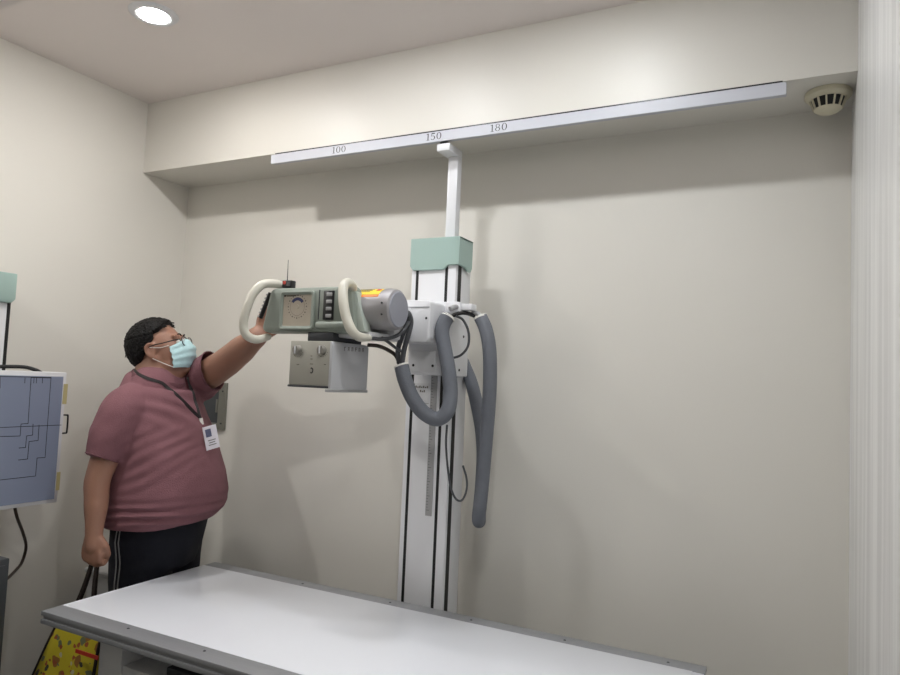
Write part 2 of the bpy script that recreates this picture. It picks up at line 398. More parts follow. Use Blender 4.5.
# mint cap with cut lower corners
cz0, cz1 = 1.861, 1.979
bm = nb()
prism(bm, [(-1.300, cz1), (-1.300, cz0+.016), (-1.286, cz0), (-1.160, cz0), (-1.142, cz0+.016), (-1.104, cz0+.016), (-1.104, cz1)], 'y', 2.190, 2.204, bev=.0015, seg=1)
prism(bm, [(2.190, cz1), (2.190, cz0+.016), (2.245, cz0+.014), (2.268, cz0+.002), (2.292, cz0+.002), (2.302, cz0+.016), (2.302, cz1)], 'x', -1.108, -1.098, bev=.0015, seg=1)
add_box(bm, -1.300, -1.290, 2.2, 2.302, cz0+.01, cz1); add_box(bm, -1.300, -1.098, 2.192, 2.302, cz1-.006, cz1-.0005)
obj('column_cap', bm, MINT, t, label='mint green column cap')
mx0, mx1 = -1.190, -1.150
obj('mast', box(mx0, mx1, 2.250, 2.285, CT, 2.300, bev=.002), WHITE, t)
bm = nb(); add_box(bm, -1.202, -1.150, 2.178, 2.285, 2.296, 2.3225, bev=.002)
prism(bm, [(2.285, 2.30), (2.285, 2.255), (2.245, 2.30)], 'x', -1.186, -1.154)
br = obj('mast_bracket', bm, WHITE, t)
obj('guide_roller', box(-1.192, -1.162, 2.183, 2.210, 2.3225, 2.330), BLACKP, br)
# ruler and plate on the column front
rl = obj('height_scale', box(-1.1935, -1.1685, CY0-.0025, CY0, .98, 1.62), RULER, colm, label='grey metal height scale')
bm = nb()
for k in range(61):
    z = 1.0+.01*k; add_box(bm, -1.191, -1.191+(.012 if k % 5 == 0 else .006), CY0-.003, CY0-.0024, z-.0006, z+.0006)
obj('scale_marks', bm, INK, rl, smooth=False)
lb = obj('type_label', box(-1.262, -1.200, CY0-.0015, CY0, 1.375, 1.448), WHITE2, colm)
bm = nb(); random.seed(3)
for zz, n in ((1.435, 7), (1.420, 3)):
    x = -1.257 if n == 7 else -1.238
    for k in range(n): add_box(bm, x, x+.005, CY0-.0022, CY0-.0014, zz-.004, zz+.004-.003*(k % 2)); x += .0078
obj('printed_characters', bm, INKG, lb, smooth=False)
bm = nb()
for a in [(-1.262, -1.2605, 1.375, 1.448), (-1.262, -1.2, 1.375, 1.3765)]: add_box(bm, a[0], a[1], CY0-.002, CY0-.0014, a[2], a[3])
obj('label_border', bm, INKG, lb, smooth=False)
# carriage around the column
bm = nb(); add_box(bm, -1.238, -1.082, 2.100, 2.199, 1.478, 1.732, bev=.006)
add_box(bm, -1.110, -1.080, 2.12, 2.262, 1.478, 1.732, bev=.005); add_box(bm, -1.325, -1.236, 2.165, 2.199, 1.60, 1.732, bev=.004)
cg = obj('carriage', bm, WHITE, t)
add = nb()
add_box(add, -1.222, -1.125, 2.096, 2.101, 1.488, 1.56, bev=.002)
obj('cover_plate', add, WHITE2, cg)
for (x, y, z) in [(-1.0795, 2.185, 1.70), (-1.0795, 2.215, 1.62), (-1.0795, 2.19, 1.50), (-1.0795, 2.14, 1.495)]:
    obj('screw', lathe([(0, .002), (.004, .002), (.005, 0), (0, 0)], (x, y, z), 'x', 12), BLACKP, cg)
for (x, z) in ((-1.212, 1.51), (-1.135, 1.51)):
    obj('screw', lathe([(0, -.002), (.004, -.002), (.005, 0), (0, 0)], (x, 2.096, z), 'y', 12), BLACKP, cg)
# arm block and arm to the head
bm = nb()
prism(bm, [(-1.262, 1.730), (-1.262, 1.60), (-1.250, 1.585), (-1.112, 1.585), (-1.100, 1.60), (-1.100, 1.716), (-1.108, 1.724)], 'y', 2.00, 2.105, bev=.004)
ab = obj('arm_block', bm, WHITE, t)
obj('trim_strip', box(-1.255, -1.104, 1.9985, 2.0, 1.700, 1.7035), ALU, ab)
for x in (-1.175, -1.115): obj('screw', lathe([(0, -.002), (.0035, -.002), (.0045, 0), (0, 0)], (x, 2.0, 1.665), 'y', 12), ALUD, ab)
bm = nb()
add_box(bm, -1.40, -1.17, 1.895, 2.01, 1.585, 1.70, bev=.012)
add_box(bm, -1.42, -1.19, 1.79, 1.90, 1.583, 1.603, bev=.006)
obj('support_arm', bm, WHITE2, t)
# x-ray tube housing
AY, AZ, R = 1.845, 1.676, .067
tb = obj('tube_housing', lathe([(0, 0), (R-.002, 0), (R-.002, .256), (R, .257), (R, .262), (R, .27), (R-.004, .292), (R-.012, .298), (0, .299)], (-1.425, AY, AZ), 'x', 56), TUBE, t)
obj('end_cap', lathe([(R-.0055, .292), (R-.013, .2995), (0, .3005), (0, .290)], (-1.425, AY, AZ), 'x', 56), TUBECAP, tb, label='flat grey end cap')
def wrap(x0, x1, a0, a1, r, th=.0008, n=10):
    """thin label curved round the tube; angles from +z toward the camera side"""
    bm = nb(); rows = []
    for k in range(n+1):
        a = a0+(a1-a0)*k/n; d = V((0, -math.sin(a), math.cos(a))); c0 = V((0, AY, AZ))
        rows.append([V((x0, 0, 0))+c0+d*r, V((x1, 0, 0))+c0+d*r, V((x1, 0, 0))+c0+d*(r+th), V((x0, 0, 0))+c0+d*(r+th)])
    return add_loft(bm, rows)
wl_ = obj('warning_label', wrap(-1.310, -1.172, .06, .86, R-.002), YEL, tb, smooth=False, label='yellow warning label')
obj('label_band', wrap(-1.310, -1.172, .88, 1.02, R-.002), ORANGE, wl_, smooth=False)
obj('warning_sign', wrap(-1.192, -1.178, .34, .56, R-.001), RED, wl_, smooth=False)
bm = nb()
for k, a in enumerate((.32, .42, .52, .62)): merge(bm, wrap(-1.262, -1.206-.006*(k % 2), a, a+.03, R-.0012, n=2))
obj('printed_lines', bm, INKG, wl_, smooth=False)
for z in (1.69, 1.655):
    obj('screw', lathe([(0, -.001), (.003, -.001), (.003, .002), (0, .002)], (-1.150, AY-math.sqrt(R*R-(z-AZ)**2), z), 'y', 10), ALUD, tb)
# control console
KY0, KY1 = 1.757, 1.835
fx0, fx1 = -1.572, -1.250
zb, zt = 1.596, 1.741
def rrect(pts, r, n=5):
    out = []; N = len(pts)
    for i in range(N):
        p, a, b = V(pts[i]), V(pts[i-1]), V(pts[(i+1) % N]); da = (a-p).normalized()*r; db = (b-p).normalized()*r
        for k in range(n+1):
            s = k/n; out.append(tuple(((p+da)*(1-s)**2+p*2*s*(1-s)+(p+db)*s*s)))
    return out
outl = [(fx0-.030, zb), (fx1+.022, zb), (fx1+.004, zt), (fx0, zt)]
bm = nb(); rings = []
for y, ins, sh in ((KY0-.004, .010, 0), (KY0, .003, 0), (KY0+.008, 0, 0), (KY0+.04, -.003, 0), (KY1-.02, .002, 0), (KY1, .014, 0)):
    cx, cz = (fx0+fx1)/2, (zb+zt)/2; o2 = [(x+(ins if x < cx else -ins), z+(ins if z < cz else -ins)) for x, z in outl]
    rings.append([V((x, y, z)) for x, z in rrect(o2, .02)])
add_loft(bm, rings); bmesh.ops.recalc_face_normals(bm, faces=bm.faces)
con = obj('control_console', bm, MINTC, t, label='sage green control console')
# raised bezel with dial panel
def ring_frame(x0, x1, z0, z1, wdt, y0, y1, r):
    A = rrect([(x0, z0), (x1, z0), (x1, z1), (x0, z1)], r); B = rrect([(x0+wdt, z0+wdt), (x1-wdt, z0+wdt), (x1-wdt, z1-wdt), (x0+wdt, z1-wdt)], max(r-wdt, .003))
    bm = nb(); n = len(A)
    R_ = [[bm.verts.new((x, y, z)) for x, z in L] for L, y in ((A, y1), (A, y0+.002), ([((a[0]*.7+b[0]*.3), (a[1]*.7+b[1]*.3)) for a, b in zip(A, B)], y0), (B, y0+.003), (B, y1))]
    for i in range(len(R_)-1):
        for k in range(n): bm.faces.new((R_[i][k], R_[i][(k+1) % n], R_[i+1][(k+1) % n], R_[i+1][k]))
    bmesh.ops.recalc_face_normals(bm, faces=bm.faces); return bm
pa, pb = at(282.5, 291, y=KY0), at(314.5, 330, y=KY0)
x0, x1, z0, z1 = pa.x, pb.x, pb.z, pa.z-.002
obj('bezel', ring_frame(x0, x1, z0, z1, .012, KY0-.012, KY0-.003, .016), MINTC, con)
dp = obj('dial_panel', box(x0+.008, x1-.008, KY0-.0052, KY0-.0035, z0+.008, z1-.006), DIAL, con, label='beige angle dial panel')
dc = V(((x0+x1)/2, KY0-.0055, (z0+z1)/2+.012))
bm = nb()
for k in range(24):
    a = 2*PI*k/24; d = V((math.cos(a), 0, math.sin(a))); q = dc+d*.037; r_ = .0016 if k % 2 else .0026
    add_ell(bm, q, (r_, .0006, r_), seg=8)
add_tube(bm, [dc+V((math.cos(a), 0, math.sin(a)))*.029 for a in [2*PI*k/24 for k in range(25)]], .0005, seg=4, smooth=0)
obj('dial_marks', bm, INKG, dp)
bm = nb(); prev = None
for k in range(13):
    a = math.radians(35+110*k/12); o, i = [bm.verts.new(dc+V((math.cos(a), 0, math.sin(a)))*rr) for rr in (.030, .020)]
    if prev: bm.faces.new((prev[0], o, i, prev[1]))
    prev = (o, i)
r = bmesh.ops.extrude_face_region(bm, geom=bm.faces[:]); bmesh.ops.translate(bm, vec=(0, -.0006, 0), verts=[v for v in r['geom'] if isinstance(v, bmesh.types.BMVert)])
obj('dial_arc', bm, DBLUE, dp, smooth=False, label='dark blue arc')
bm = nb(); add_box(bm, x0+.014, x0+.020, KY0-.006, KY0-.005, z1-.018, z1-.013); add_box(bm, x0+.023, x0+.062, KY0-.006, KY0-.005, z1-.017, z1-.0145)
obj('printed_title', bm, INK, dp, smooth=False)
obj('dial_knob', lathe([(0, -.002), (.006, -.002), (.007, 0), (0, 0)], dc, 'y', 24), DIAL, dp)
# button strip
pa, pb = at(325.5, 291, y=KY0), at(334, 320, y=KY0)
bp_ = obj('button_panel', box(pa.x, pb.x, KY0-.009, KY0-.002, pb.z, pa.z, bev=.002), BLACKP, con, label='black button panel')
for k in range(4):
    z = pa.z-.012-(pa.z-pb.z-.018)*k/3.3
    obj('button', box(pa.x+.013, pb.x-.004, KY0-.012, KY0-.009, z-.006, z+.005, bev=.0015), RULER, bp_)
obj('lower_ledge', box(at(316, 330, y=KY0).x, fx1+.008, KY0-.012, KY0+.01, zb+.010, zb+.034, bev=.008, seg=3), MINTC, con)
obj('groove', box(at(318, 330, y=KY0).x, at(319, 330, y=KY0).x, KY0-.0045, KY0-.002, zb+.04, zt-.01), ALUD, con)
# black switch strip along the sloping left side
bm = nb(); a, b = at(270.5, 293, y=KY0+.012), at(260.5, 318, y=KY0+.012)
add_tube(bm, [a, b], .0075, seg=10, smooth=0); ss = obj('switch_strip', bm, BLACKP, con, label='black switch strip')
bm = nb()
for k in range(7):
    q = a.lerp(b, (k+.5)/7)+V((-.008, -.002, 0)); add_ell(bm, q, (.006, .005, .004), seg=8)
obj('switch_keys', bm, RULER, ss)
# two grab handles
def px3(L): return [at(a, b, y=c) for a, b, c in L]
obj('grab_handle', tube(px3([(284, 287, 1.80), (276, 284, 1.775), (263, 284.5, 1.735), (253, 294, 1.705), (246, 311, 1.692), (243.5, 325, 1.692), (246.5, 335, 1.70), (256, 339.5, 1.73), (268, 337, 1.785)]), [.012, .014, .0145, .0145, .0145, .0145, .0145, .0135, .012], seg=18, caps='round'), CREAM, con, label='cream grab handle on the left end')
obj('grab_handle', tube(px3([(353, 295, 1.80), (352.5, 287, 1.765), (347.5, 283, 1.73), (343.3, 288, 1.705), (343.5, 303, 1.69), (346.5, 318, 1.688), (351.5, 330, 1.69), (358.5, 336.5, 1.715), (368, 338, 1.775)]), [.012, .014, .015, .015, .015, .015, .015, .014, .012], seg=18, caps='round'), CREAM, con, label='cream grab handle on the tube end')
obj('side_shroud', prism(nb(), [(fx1-.01, zb+.004), (fx1+.052, zb+.004), (fx1+.012, zt-.016), (fx1-.01, zt-.010)], 'y', KY0+.012, KY0+.05, bev=.005), SHRO, con)
# collimator
qx0, qx1, qy0, qy1, qz0, qz1 = -1.463, -1.302, 1.742, 1.94, 1.422, 1.568
ca = obj('collimator', box(qx0, qx1, qy0, qy1-.01, qz0+.006, qz1, bev=.003), COLLG, t, label='warm grey beam collimator')
obj('collimator_cover', prism(nb(), [(qx1-.004, qz1-.001), (qx1-.004, qz0-.004), (qx1+.006, qz0-.004), (qx1+.006, qz1-.012), (qx1+.001, qz1-.001)], 'y', qy0-.002, qy1, bev=.0015), COVG, ca)
obj('bottom_frame', box(qx0-.002, qx1-.002, qy0-.003, qy1-.008, qz0-.001, qz0+.006, bev=.002), ALUD, ca)
obj('bottom_frame', box(qx1-.012, qx1+.009, qy0-.006, qy1+.002, qz0-.012, qz0-.003, bev=.0015), RULER, ca)
obj('swivel_plate', box(qx0+.05, qx1-.01, qy0+.02, qy1-.02, qz1, zb+.002, bev=.003), ALUD, t)
for px, py in ((298, 350), (322.5, 350)):
    c = at(px, py, y=qy0); kn = obj('knob', lathe([(0, -.014), (.012, -.014), (.014, -.011), (.0155, 0), (0, 0)], c, 'y', 28), KNOB, ca)
    obj('grip_ridge', box(c.x-.002, c.x+.002, c.y-.018, c.y-.014, c.z-.012, c.z+.012, bev=.0008), WHITE2, kn)
    bm = nb()
    for k in range(9):
        a = math.radians(200+140*k/8); q = c+V((math.cos(a)*.021, -.0006, math.sin(a)*.021)); add_ell(bm, q, (.0014, .0006, .0014), seg=6)
    obj('knob_scale', bm, INKG, ca)
# C-shaped emblem
c = at(311.5, 370.5, y=qy0); bm = nb(); prev = None
for k in range(15):
    a = math.radians(-130+260*k/14); o, i = [bm.verts.new(c+V((math.cos(a)*rx, -.0006, math.sin(a)*rz))) for rx, rz in ((.007, .0095), (.0035, .0058))]
    if prev: bm.faces.new((prev[0], o, i, prev[1]))
    prev = (o, i)
r = bmesh.ops.extrude_face_region(bm, geom=bm.faces[:]); bmesh.ops.translate(bm, vec=(0, .0005, 0), verts=[v for v in r['geom'] if isinstance(v, bmesh.types.BMVert)])
obj('emblem', bm, INK, ca, smooth=False, label='black curved emblem')
for px, py, wd in ((311.5, 356, .006), (311.5, 359, .008), (311.5, 364, .012), (298, 364.5, .010), (325, 364.5, .008)):
    c = at(px, py, y=qy0); obj('printed_mark', box(c.x-wd/2, c.x+wd/2, c.y-.0006, c.y, c.z-.0012, c.z+.0012), INKG, ca, smooth=False)
bm = nb(); xx = qx1+.0062
A, B = at(345, 349, x=xx), at(363, 350, x=xx)
for k in range(6):
    y = A.y+(B.y-A.y)*k/5; z = A.z+(B.z-A.z)*k/5; wd, hh = .0085, .013
    add_box(bm, xx-.0003, xx+.0004, y-wd/2, y-wd/2+.0022, z-hh/2, z+hh/2)
    if k % 3 != 0: add_box(bm, xx-.0003, xx+.0004, y+wd/2-.0022, y+wd/2, z-hh/2, z+hh/2)
    add_box(bm, xx-.0003, xx+.0004, y-wd/2, y+wd/2, z+hh/2-.002, z+hh/2)
    if k % 2: add_box(bm, xx-.0003, xx+.0004, y-wd/2, y+wd/2, z-.001, z+.001)
obj('printed_lettering', bm, INKG, ca, smooth=False)
# hose clamp bracket on the carriage
bm = nb(); add_box(bm, -1.085, -1.03, 2.08, 2.10, 1.690, 1.728, bev=.003); add_box(bm, -1.06, -.99, 2.085, 2.125, 1.700, 1.722, bev=.004)
add_box(bm, -1.085, -1.045, 2.09, 2.16, 1.722, 1.730, bev=.002)
cb = obj('hose_bracket', bm, WHITE, t)
obj('clamp', tube(px3([(450, 309, 2.06), (456, 307, 2.08), (461, 310, 2.10)]), .009, seg=10), RULER, cb, label='metal hose clamp')
obj('clamp', tube(px3([(472, 313, 2.12), (478, 314, 2.12), (481, 320, 2.12)]), .008, seg=10), RULER, cb)
obj('link_cable', tube(px3([(452, 316, 2.07), (458, 313.5, 2.08), (466, 313, 2.10), (475, 316, 2.12)]), .007, seg=10), BLACK, cb)
# hoses
hs = obj('hose', tube(px3([(401.5, 366, 1.97), (405, 380, 1.97), (412, 397, 1.98), (423, 412, 2.0), (437, 419, 2.02), (447.5, 411, 2.03), (450.5, 393, 2.04), (448.5, 370, 2.04), (444.5, 348, 2.04), (442, 332, 2.04), (444.5, 322, 2.045), (449, 315, 2.05)]), .0245, seg=18), GREYH, t, label='grey hose looping up to the carriage')
obj('cuff', tube(px3([(401.3, 365.0, 1.97), (401.8, 366.6, 1.97)]), .0254, seg=18, smooth=0), ELAST, hs)
obj('cuff', tube(px3([(447.4, 318.0, 2.047), (448.4, 316.4, 2.05)]), .0254, seg=18, smooth=0), ELAST, hs)
hs = obj('hose', tube(px3([(480.5, 317, 2.12), (486, 330, 2.12), (489.5, 350, 2.12), (490, 380, 2.125), (488.5, 410, 2.14), (486, 440, 2.155), (483, 475, 2.165), (480, 505, 2.17), (478.8, 516, 2.185), (479, 521, 2.215), (479.5, 510, 2.245), (482, 480, 2.26), (483, 450, 2.27), (480, 420, 2.28), (472, 385, 2.30), (463, 362, 2.34)]), .0235, seg=18), GREYH, t, label='grey hose hanging in a long loop beside the column')
obj('cuff', tube(px3([(480.0, 316.5, 2.12), (480.7, 318.3, 2.12)]), .0245, seg=18, smooth=0), ELAST, hs)
for L, r, m in (
    ([(399, 363, 1.97), (398, 350, 1.95), (402, 336, 1.94), (408, 322, 1.93), (409, 315, 1.92), (405, 314, 1.905)], .0085, CABLE),
    ([(402, 364, 1.96), (404, 350, 1.95), (408, 336, 1.94), (411, 322, 1.94), (408, 313, 1.93), (403, 316, 1.905)], .0085, CABLE),
    ([(400, 366, 1.97), (396, 356, 1.965), (388, 350, 1.955), (378, 346, 1.93), (368, 345, 1.90)], .0065, CABLEB),
    ([(409, 322, 1.92), (404, 330, 1.90), (396, 336, 1.87), (384, 339, 1.83), (370, 338, 1.80), (362, 335, 1.79)], .006, CABLE),
    ([(403, 352, 1.95), (396, 348, 1.93), (388, 342, 1.88), (382, 338, 1.84)], .005, CABLE),
    ([(456, 316, 2.07), (463, 320, 2.09), (468.5, 332, 2.10), (468, 346, 2.10), (461, 355, 2.095), (452, 358, 2.09), (447, 358, 2.094)], .0042, CABLE),
    ([(447, 425, 2.13), (446, 445, 2.15), (448, 470, 2.16), (451, 488, 2.165), (456, 499, 2.17), (462, 500, 2.18), (466.5, 490, 2.2), (466.5, 478, 2.22), (463, 466, 2.25)], .0038, CABLE)):
    obj('cable', tube(px3(L), r, seg=10), m, t)

# transmitter standing on the console
a = at(282, 286, y=1.772)
zq = zt+.0035
t = thing('wireless_transmitter', 'small black transmitter box with red button and antenna on the control head', 'transmitter', (a.x+.02, 1.785, zq))
obj('body', box(a.x, a.x+.038, 1.772, 1.796, zq, zq+.024, bev=.002), BLACKP, t)
obj('button', lathe([(0, -.003), (.005, -.003), (.006, 0), (0, 0)], (a.x+.010, 1.772, zq+.016), 'y', 16), RED, t, label='red round button')
obj('antenna', tube([(a.x+.011, 1.784, zq+.024), (a.x+.010, 1.784, zq+.095)], [.0016, .0008], seg=8, smooth=0), ALUD, t)
obj('keypad', box(a.x+.020, a.x+.035, 1.770, 1.7722, zq+.005, zq+.019), DGREY, t)

# ---------------------------------------------------------------- wall bucky stand at the left
BX = -2.45
t = thing('chest_stand', 'white wall stand with mint cap and lined blue-grey image board at the left edge', 'x-ray wall stand', (-2.6, 1.41, 0))
cp = at(18, 274, x=-2.60); cb_ = at(18, 303, x=-2.60)
cy1 = cp.y; cy0 = cy1-.24
st = obj('stand_column', box(-2.72, -2.615, cy0+.02, cy1-.008, .03, cp.z-.02, bev=.004), WHITE2, t)
sy = at(8.5, 310, x=-2.615).y
for y in (sy, cy0+cy1-sy): obj('slot', box(-2.62, -2.614, y-.006, y+.006, .1, cp.z-.03), BLACK, st)
bm = prism(nb(), [(cy0, cp.z), (cy1, cp.z), (cy1, cb_.z+.012), (cy1-.014, cb_.z-.003), (cy0+.014, cb_.z-.003), (cy0, cb_.z+.012)], 'x', -2.735, -2.60, bev=.004)
obj('column_cap', bm, MINT, t, label='mint green cap')
obj('base_plate', box(-2.75, -2.61, 1.25, 1.57, 0, .03, bev=.006), DGREY, t)
tr, brr = at(67, 373, x=BX), at(58, 503, x=BX)
by1, bz1, bz0 = 1.664, 1.431, .952
by0 = by1-.485
bd = obj('board_frame', box(BX-.06, BX-.002, by0, by1, bz0, bz1, bev=.003), WHITE2, t, label='white board frame')
obj('board_face', box(BX-.004, BX, by0+.014, by1-.014, bz0+.014, bz1-.016), BOARD, bd, label='blue-grey face with black field lines')
def bl(px, py): p = at(px, py, x=BX); return (p.y, p.z)
bm = nb()
def line(*pts, w_=.0022):
    for (a, b) in zip(pts[:-1], pts[1:]):
        (ya, za), (yb, zb_) = bl(*a), bl(*b); d = V((0, yb-ya, zb_-za)); n_ = d.normalized().cross(V((1, 0, 0)))*w_/2; e = d.normalized()*w_/2
        p0, p1 = V((BX+.0004, ya, za))-e, V((BX+.0004, yb, zb_))+e
        bm.faces.new([bm.verts.new(q) for q in (p0-n_, p1-n_, p1+n_, p0+n_)])
line((0, 427.5), (61, 425)); line((0, 436.5), (20, 436), (21, 424), (28, 423.5), (31, 377.5), (51, 378))
line((51, 377), (45, 457.5), (37, 458), (35.5, 476), (0, 480)); line((0, 376.5), (51, 377.5))
line((33, 424), (32.5, 435), (26.5, 436), (25.5, 447.5), (19, 448)); line((39, 425), (38, 440.5), (29, 441.5), (27.5, 459), (18.5, 460))
for k, px in enumerate((25, 31, 34, 36.5, 42.5)): line((px, 378), (px-.3, 383 if k not in (1,) else 385))
line((0, 377), (0, 388))
obj('field_lines', bm, INK, bd, smooth=False)
hy = by1
ha, hb = at(67.5, 415, x=BX-.03), at(66, 433, x=BX-.03)
obj('handle', tube([(BX-.03, hy-.002, ha.z), (BX-.03, hy+.030, ha.z), (BX-.03, hy+.036, ha.z-.006), (BX-.03, hy+.036, hb.z+.006), (BX-.03, hy+.030, hb.z), (BX-.03, hy-.002, hb.z)], .0032, seg=10, smooth=3), BLACKP, bd, label='black pull handle')
obj('tape', box(BX-.045, BX-.0005, hy-.010, hy+.006, at(65, 404, x=BX).z, at(66, 384, x=BX).z), TAPE, bd)
obj('tape', box(BX-.045, BX-.0005, hy-.010, hy+.004, at(60, 490, x=BX).z, at(60, 472, x=BX).z), TAPE, bd)
obj('mount_block', box(-2.617, BX-.055, 1.31, 1.51, 1.10, 1.32, bev=.005), WHITE2, t)
obj('adjust_lever', tube([(-2.60, by1-.16, bz1+.012), (-2.56, by1-.10, bz1+.014), (-2.53, by1-.075, bz1+.006), (-2.50, by1-.07, bz1-.004)], .007, seg=10), BLACK, t)
obj('cable', tube([at(14, 503, x=-2.50), at(17, 517, x=-2.53), at(23, 533, x=-2.60), at(26, 547, x=-2.66), at(22, 562, x=-2.68), at(16, 570, x=-2.64), at(8, 578, x=-2.58), at(2, 582, x=-2.54)], .0055, seg=10), CABLEB, t)

# dark grey generator cabinet at the lower left edge
p = at(10, 558, x=-2.38)
t = thing('control_cabinet', 'dark grey metal cabinet on the floor at the lower left edge', 'cabinet', (-2.49, p.y-.25, 0))
gz = p.z
obj('body', box(-2.60, -2.38, p.y-.5, p.y, .03, gz, bev=.004), DGREY, t)
obj('plinth', box(-2.59, -2.40, p.y-.48, p.y-.02, 0, .03), BLACKP, t)
obj('door_panel', box(-2.381, -2.374, p.y-.485, p.y-.015, .05, gz*.62, bev=.002), DGREY, t)
obj('control_panel', box(-2.381, -2.374, p.y-.485, p.y-.015, gz*.64, gz-.02, bev=.002), DGREY, t)

# white bin behind the bag
c = at(96, 585, y=2.02)
t = thing('waste_bin', 'white lidded bin on the floor behind the person and the yellow bag', 'bin', (-2.60, 2.02, 0))
zz = at(96, 574, x=-2.60).z
obj('body', prism(nb(), [(-2.70, 0), (-2.50, 0), (-2.485, zz-.02), (-2.715, zz-.02)], 'y', 2.00, 2.25, bev=.01), WHITE2, t)
obj('lid', box(-2.725, -2.475, 1.992, 2.258, zz-.02, zz, bev=.008), WHITE2, t)
#PERSON#
# ---------------------------------------------------------------- the person
KS = 1.023
PC = V((-2.296, 1.869, 0)); PA = math.radians(50)
t = thing('person', 'person in mauve t-shirt, dark trousers, glasses and blue mask, reaching to the machine handle', 'person', PC, PA)
per = t; WI = WM[t].inverted()
F = V((math.cos(math.radians(-35)), math.sin(math.radians(-35)), 0)); L = V((-F.y, F.x, 0))
def wp(px, py, y): return WI @ at(px, py, y=y)
HC = V((.060, .0, 1.526)); HR = M.Rotation(math.radians(-20), 4, 'Z') @ M.Rotation(math.radians(-18), 4, 'Y')
HM = M.Translation(HC) @ HR
def hh(x, y, z): return HM @ V((x, y, z))
H3 = HR.to_3x3()
# key joints
shR, elR, wrR = V((-.052, -.150, 1.300)), V((-.118, -.175, 1.06)), V((-.116, -.20, .885))
shL = V((.205, .06, 1.412)); wrL = wp(257, 337, 1.935); elL = shL.lerp(wrL, .52)+V((-.002, .008, -.012))
hips = V((.085, .03, .86))
bm = nb()
# torso, legs, neck
for z, c, a, b in ((.82, .09, .12, .16), (.95, .100, .160, .18), (1.08, .10, .18, .205), (1.2, .085, .16, .2), (1.30, .07, .13, .19), (1.37, .065, .10, .15)):
    add_ell(bm, V((c, -.7*(c-.06), z)), (a*.98, b*.98, .11), M.Rotation(math.radians(-35), 3, 'Z'))
for s in (-1, 1):
    hp = V((.100, .045, 0))+L*.10*s
    add_tube(bm, [hp+V((0, 0, .86)), hp+V((0, 0, .66)), hp+V((0, 0, .47)), hp+V((0, 0, .28)), hp+V((0, 0, .07))], [.09, .085, .062, .06, .042], seg=20, caps='round')
    add_tube(bm, [hp+V((0, 0, .05))-F*.04, hp+V((0, 0, .04))+F*.08, hp+V((0, 0, .03))+F*.17], [.036, .034, .024], seg=14, caps='round')
add_tube(bm, [V((.040, .0, 1.34)), V((.043, 0, 1.42)), HC+H3@V((-.012, 0, -.03))], [.085, .078, .074], seg=24, caps='round')
add_tube(bm, [V((.03, 0, 1.34)), V((-.050, -.140, 1.295))], [.06, .055], seg=20, caps='round')
add_tube(bm, [V((.07, .03, 1.35)), shL], [.06, .058], seg=20, caps='round')
# arms
add_tube(bm, [shR, shR.lerp(elR, .5), elR, elR.lerp(wrR, .45), wrR+V((0, 0, -.01))], [.056, .053, .044, .041, .030], seg=20, caps='round')
add_tube(bm, [shL, shL.lerp(elL, .5), elL, elL.lerp(wrL, .45), wrL], [.064, .061, .057, .053, .039], seg=20, caps='round')
# head
add_ell(bm, hh(-.012, 0, .030), (.098, .080, .092), H3)
add_ell(bm, hh(.032, 0, -.015), (.068, .070, .092), H3)
add_ell(bm, hh(.028, 0, -.062), (.064, .068, .045), H3)
add_ell(bm, hh(.072, 0, -.088), (.026, .030, .022), H3)
add_ell(bm, hh(.020, 0, -.095), (.055, .060, .035), H3)
for s in (-1, 1):
    add_ell(bm, hh(.056, .040*s, -.025), (.033, .026, .034), H3)
    add_ell(bm, hh(.082, .032*s, .040), (.014, .026, .010), H3)       # brow ridge
    add_ell(bm, hh(.0865, .032*s, .0235), (.0095, .017, .0055), H3)   # upper lid
    e = H3 @ M.Rotation(.28*s, 3, 'Z').to_3x3()
    add_tube(bm, [hh(.010, .078*s, .012), hh(.004, .088*s, .028), hh(-.014, .094*s, .026), hh(-.022, .092*s, .004), hh(-.012, .086*s, -.020), hh(.002, .079*s, -.030)], [.006, .0065, .0068, .0068, .008, .008], seg=8, caps='round'); add_ell(bm, hh(-.006, .081*s, .000), (.016, .007, .026), e)
add_tube(bm, [hh(.088, 0, .030), hh(.100, 0, .010), hh(.113, 0, -.012)], [.009, .011, .015], seg=12, caps='round')
for s in (-1, 1): add_ell(bm, hh(.100, .013*s, -.016), (.012, .010, .009), H3)
add_ell(bm, hh(.094, 0, -.045), (.012, .022, .006), H3); add_ell(bm, hh(.092, 0, -.056), (.012, .020, .007), H3)
# right hand: a loose fist with the straps through the curled fingers
wc = wrR
add_tube(bm, [wc, wc+V((0, 0, -.03)), wc+V((0, 0, -.055))], [.029, .030, .030], seg=16, caps='round')
for k in range(4):
    o = F*(.030-.0195*k); ln = (.95, 1.05, 1.0, .82)[k]
    k0 = wc+o*.8+V((0, 0, -.030)); k1 = wc+o+V((0, 0, -.088+.004*abs(k-1)))-L*.004; k2 = k1+V((0, 0, -.026*ln))+L*.004
    k3 = k2+L*.025*ln+V((0, 0, -.010)); k4 = k3+L*.014+V((0, 0, .020*ln)); 
    add_tube(bm, [k0, k1], [.014, .0135], seg=10, smooth=0, caps='round')
    add_tube(bm, [k1, k2, k3, k4], [.0128, .0112, .0102, .009], seg=10, smooth=4, caps='round')
add_tube(bm, [wc+F*.012+V((0, 0, -.02)), wc+F*.040+V((0, 0, -.052))+L*.006, wc+F*.046+V((0, 0, -.082))+L*.018, wc+F*.034+V((0, 0, -.104))+L*.030], [.016, .0145, .0115, .0095], seg=12, smooth=5, caps='round')
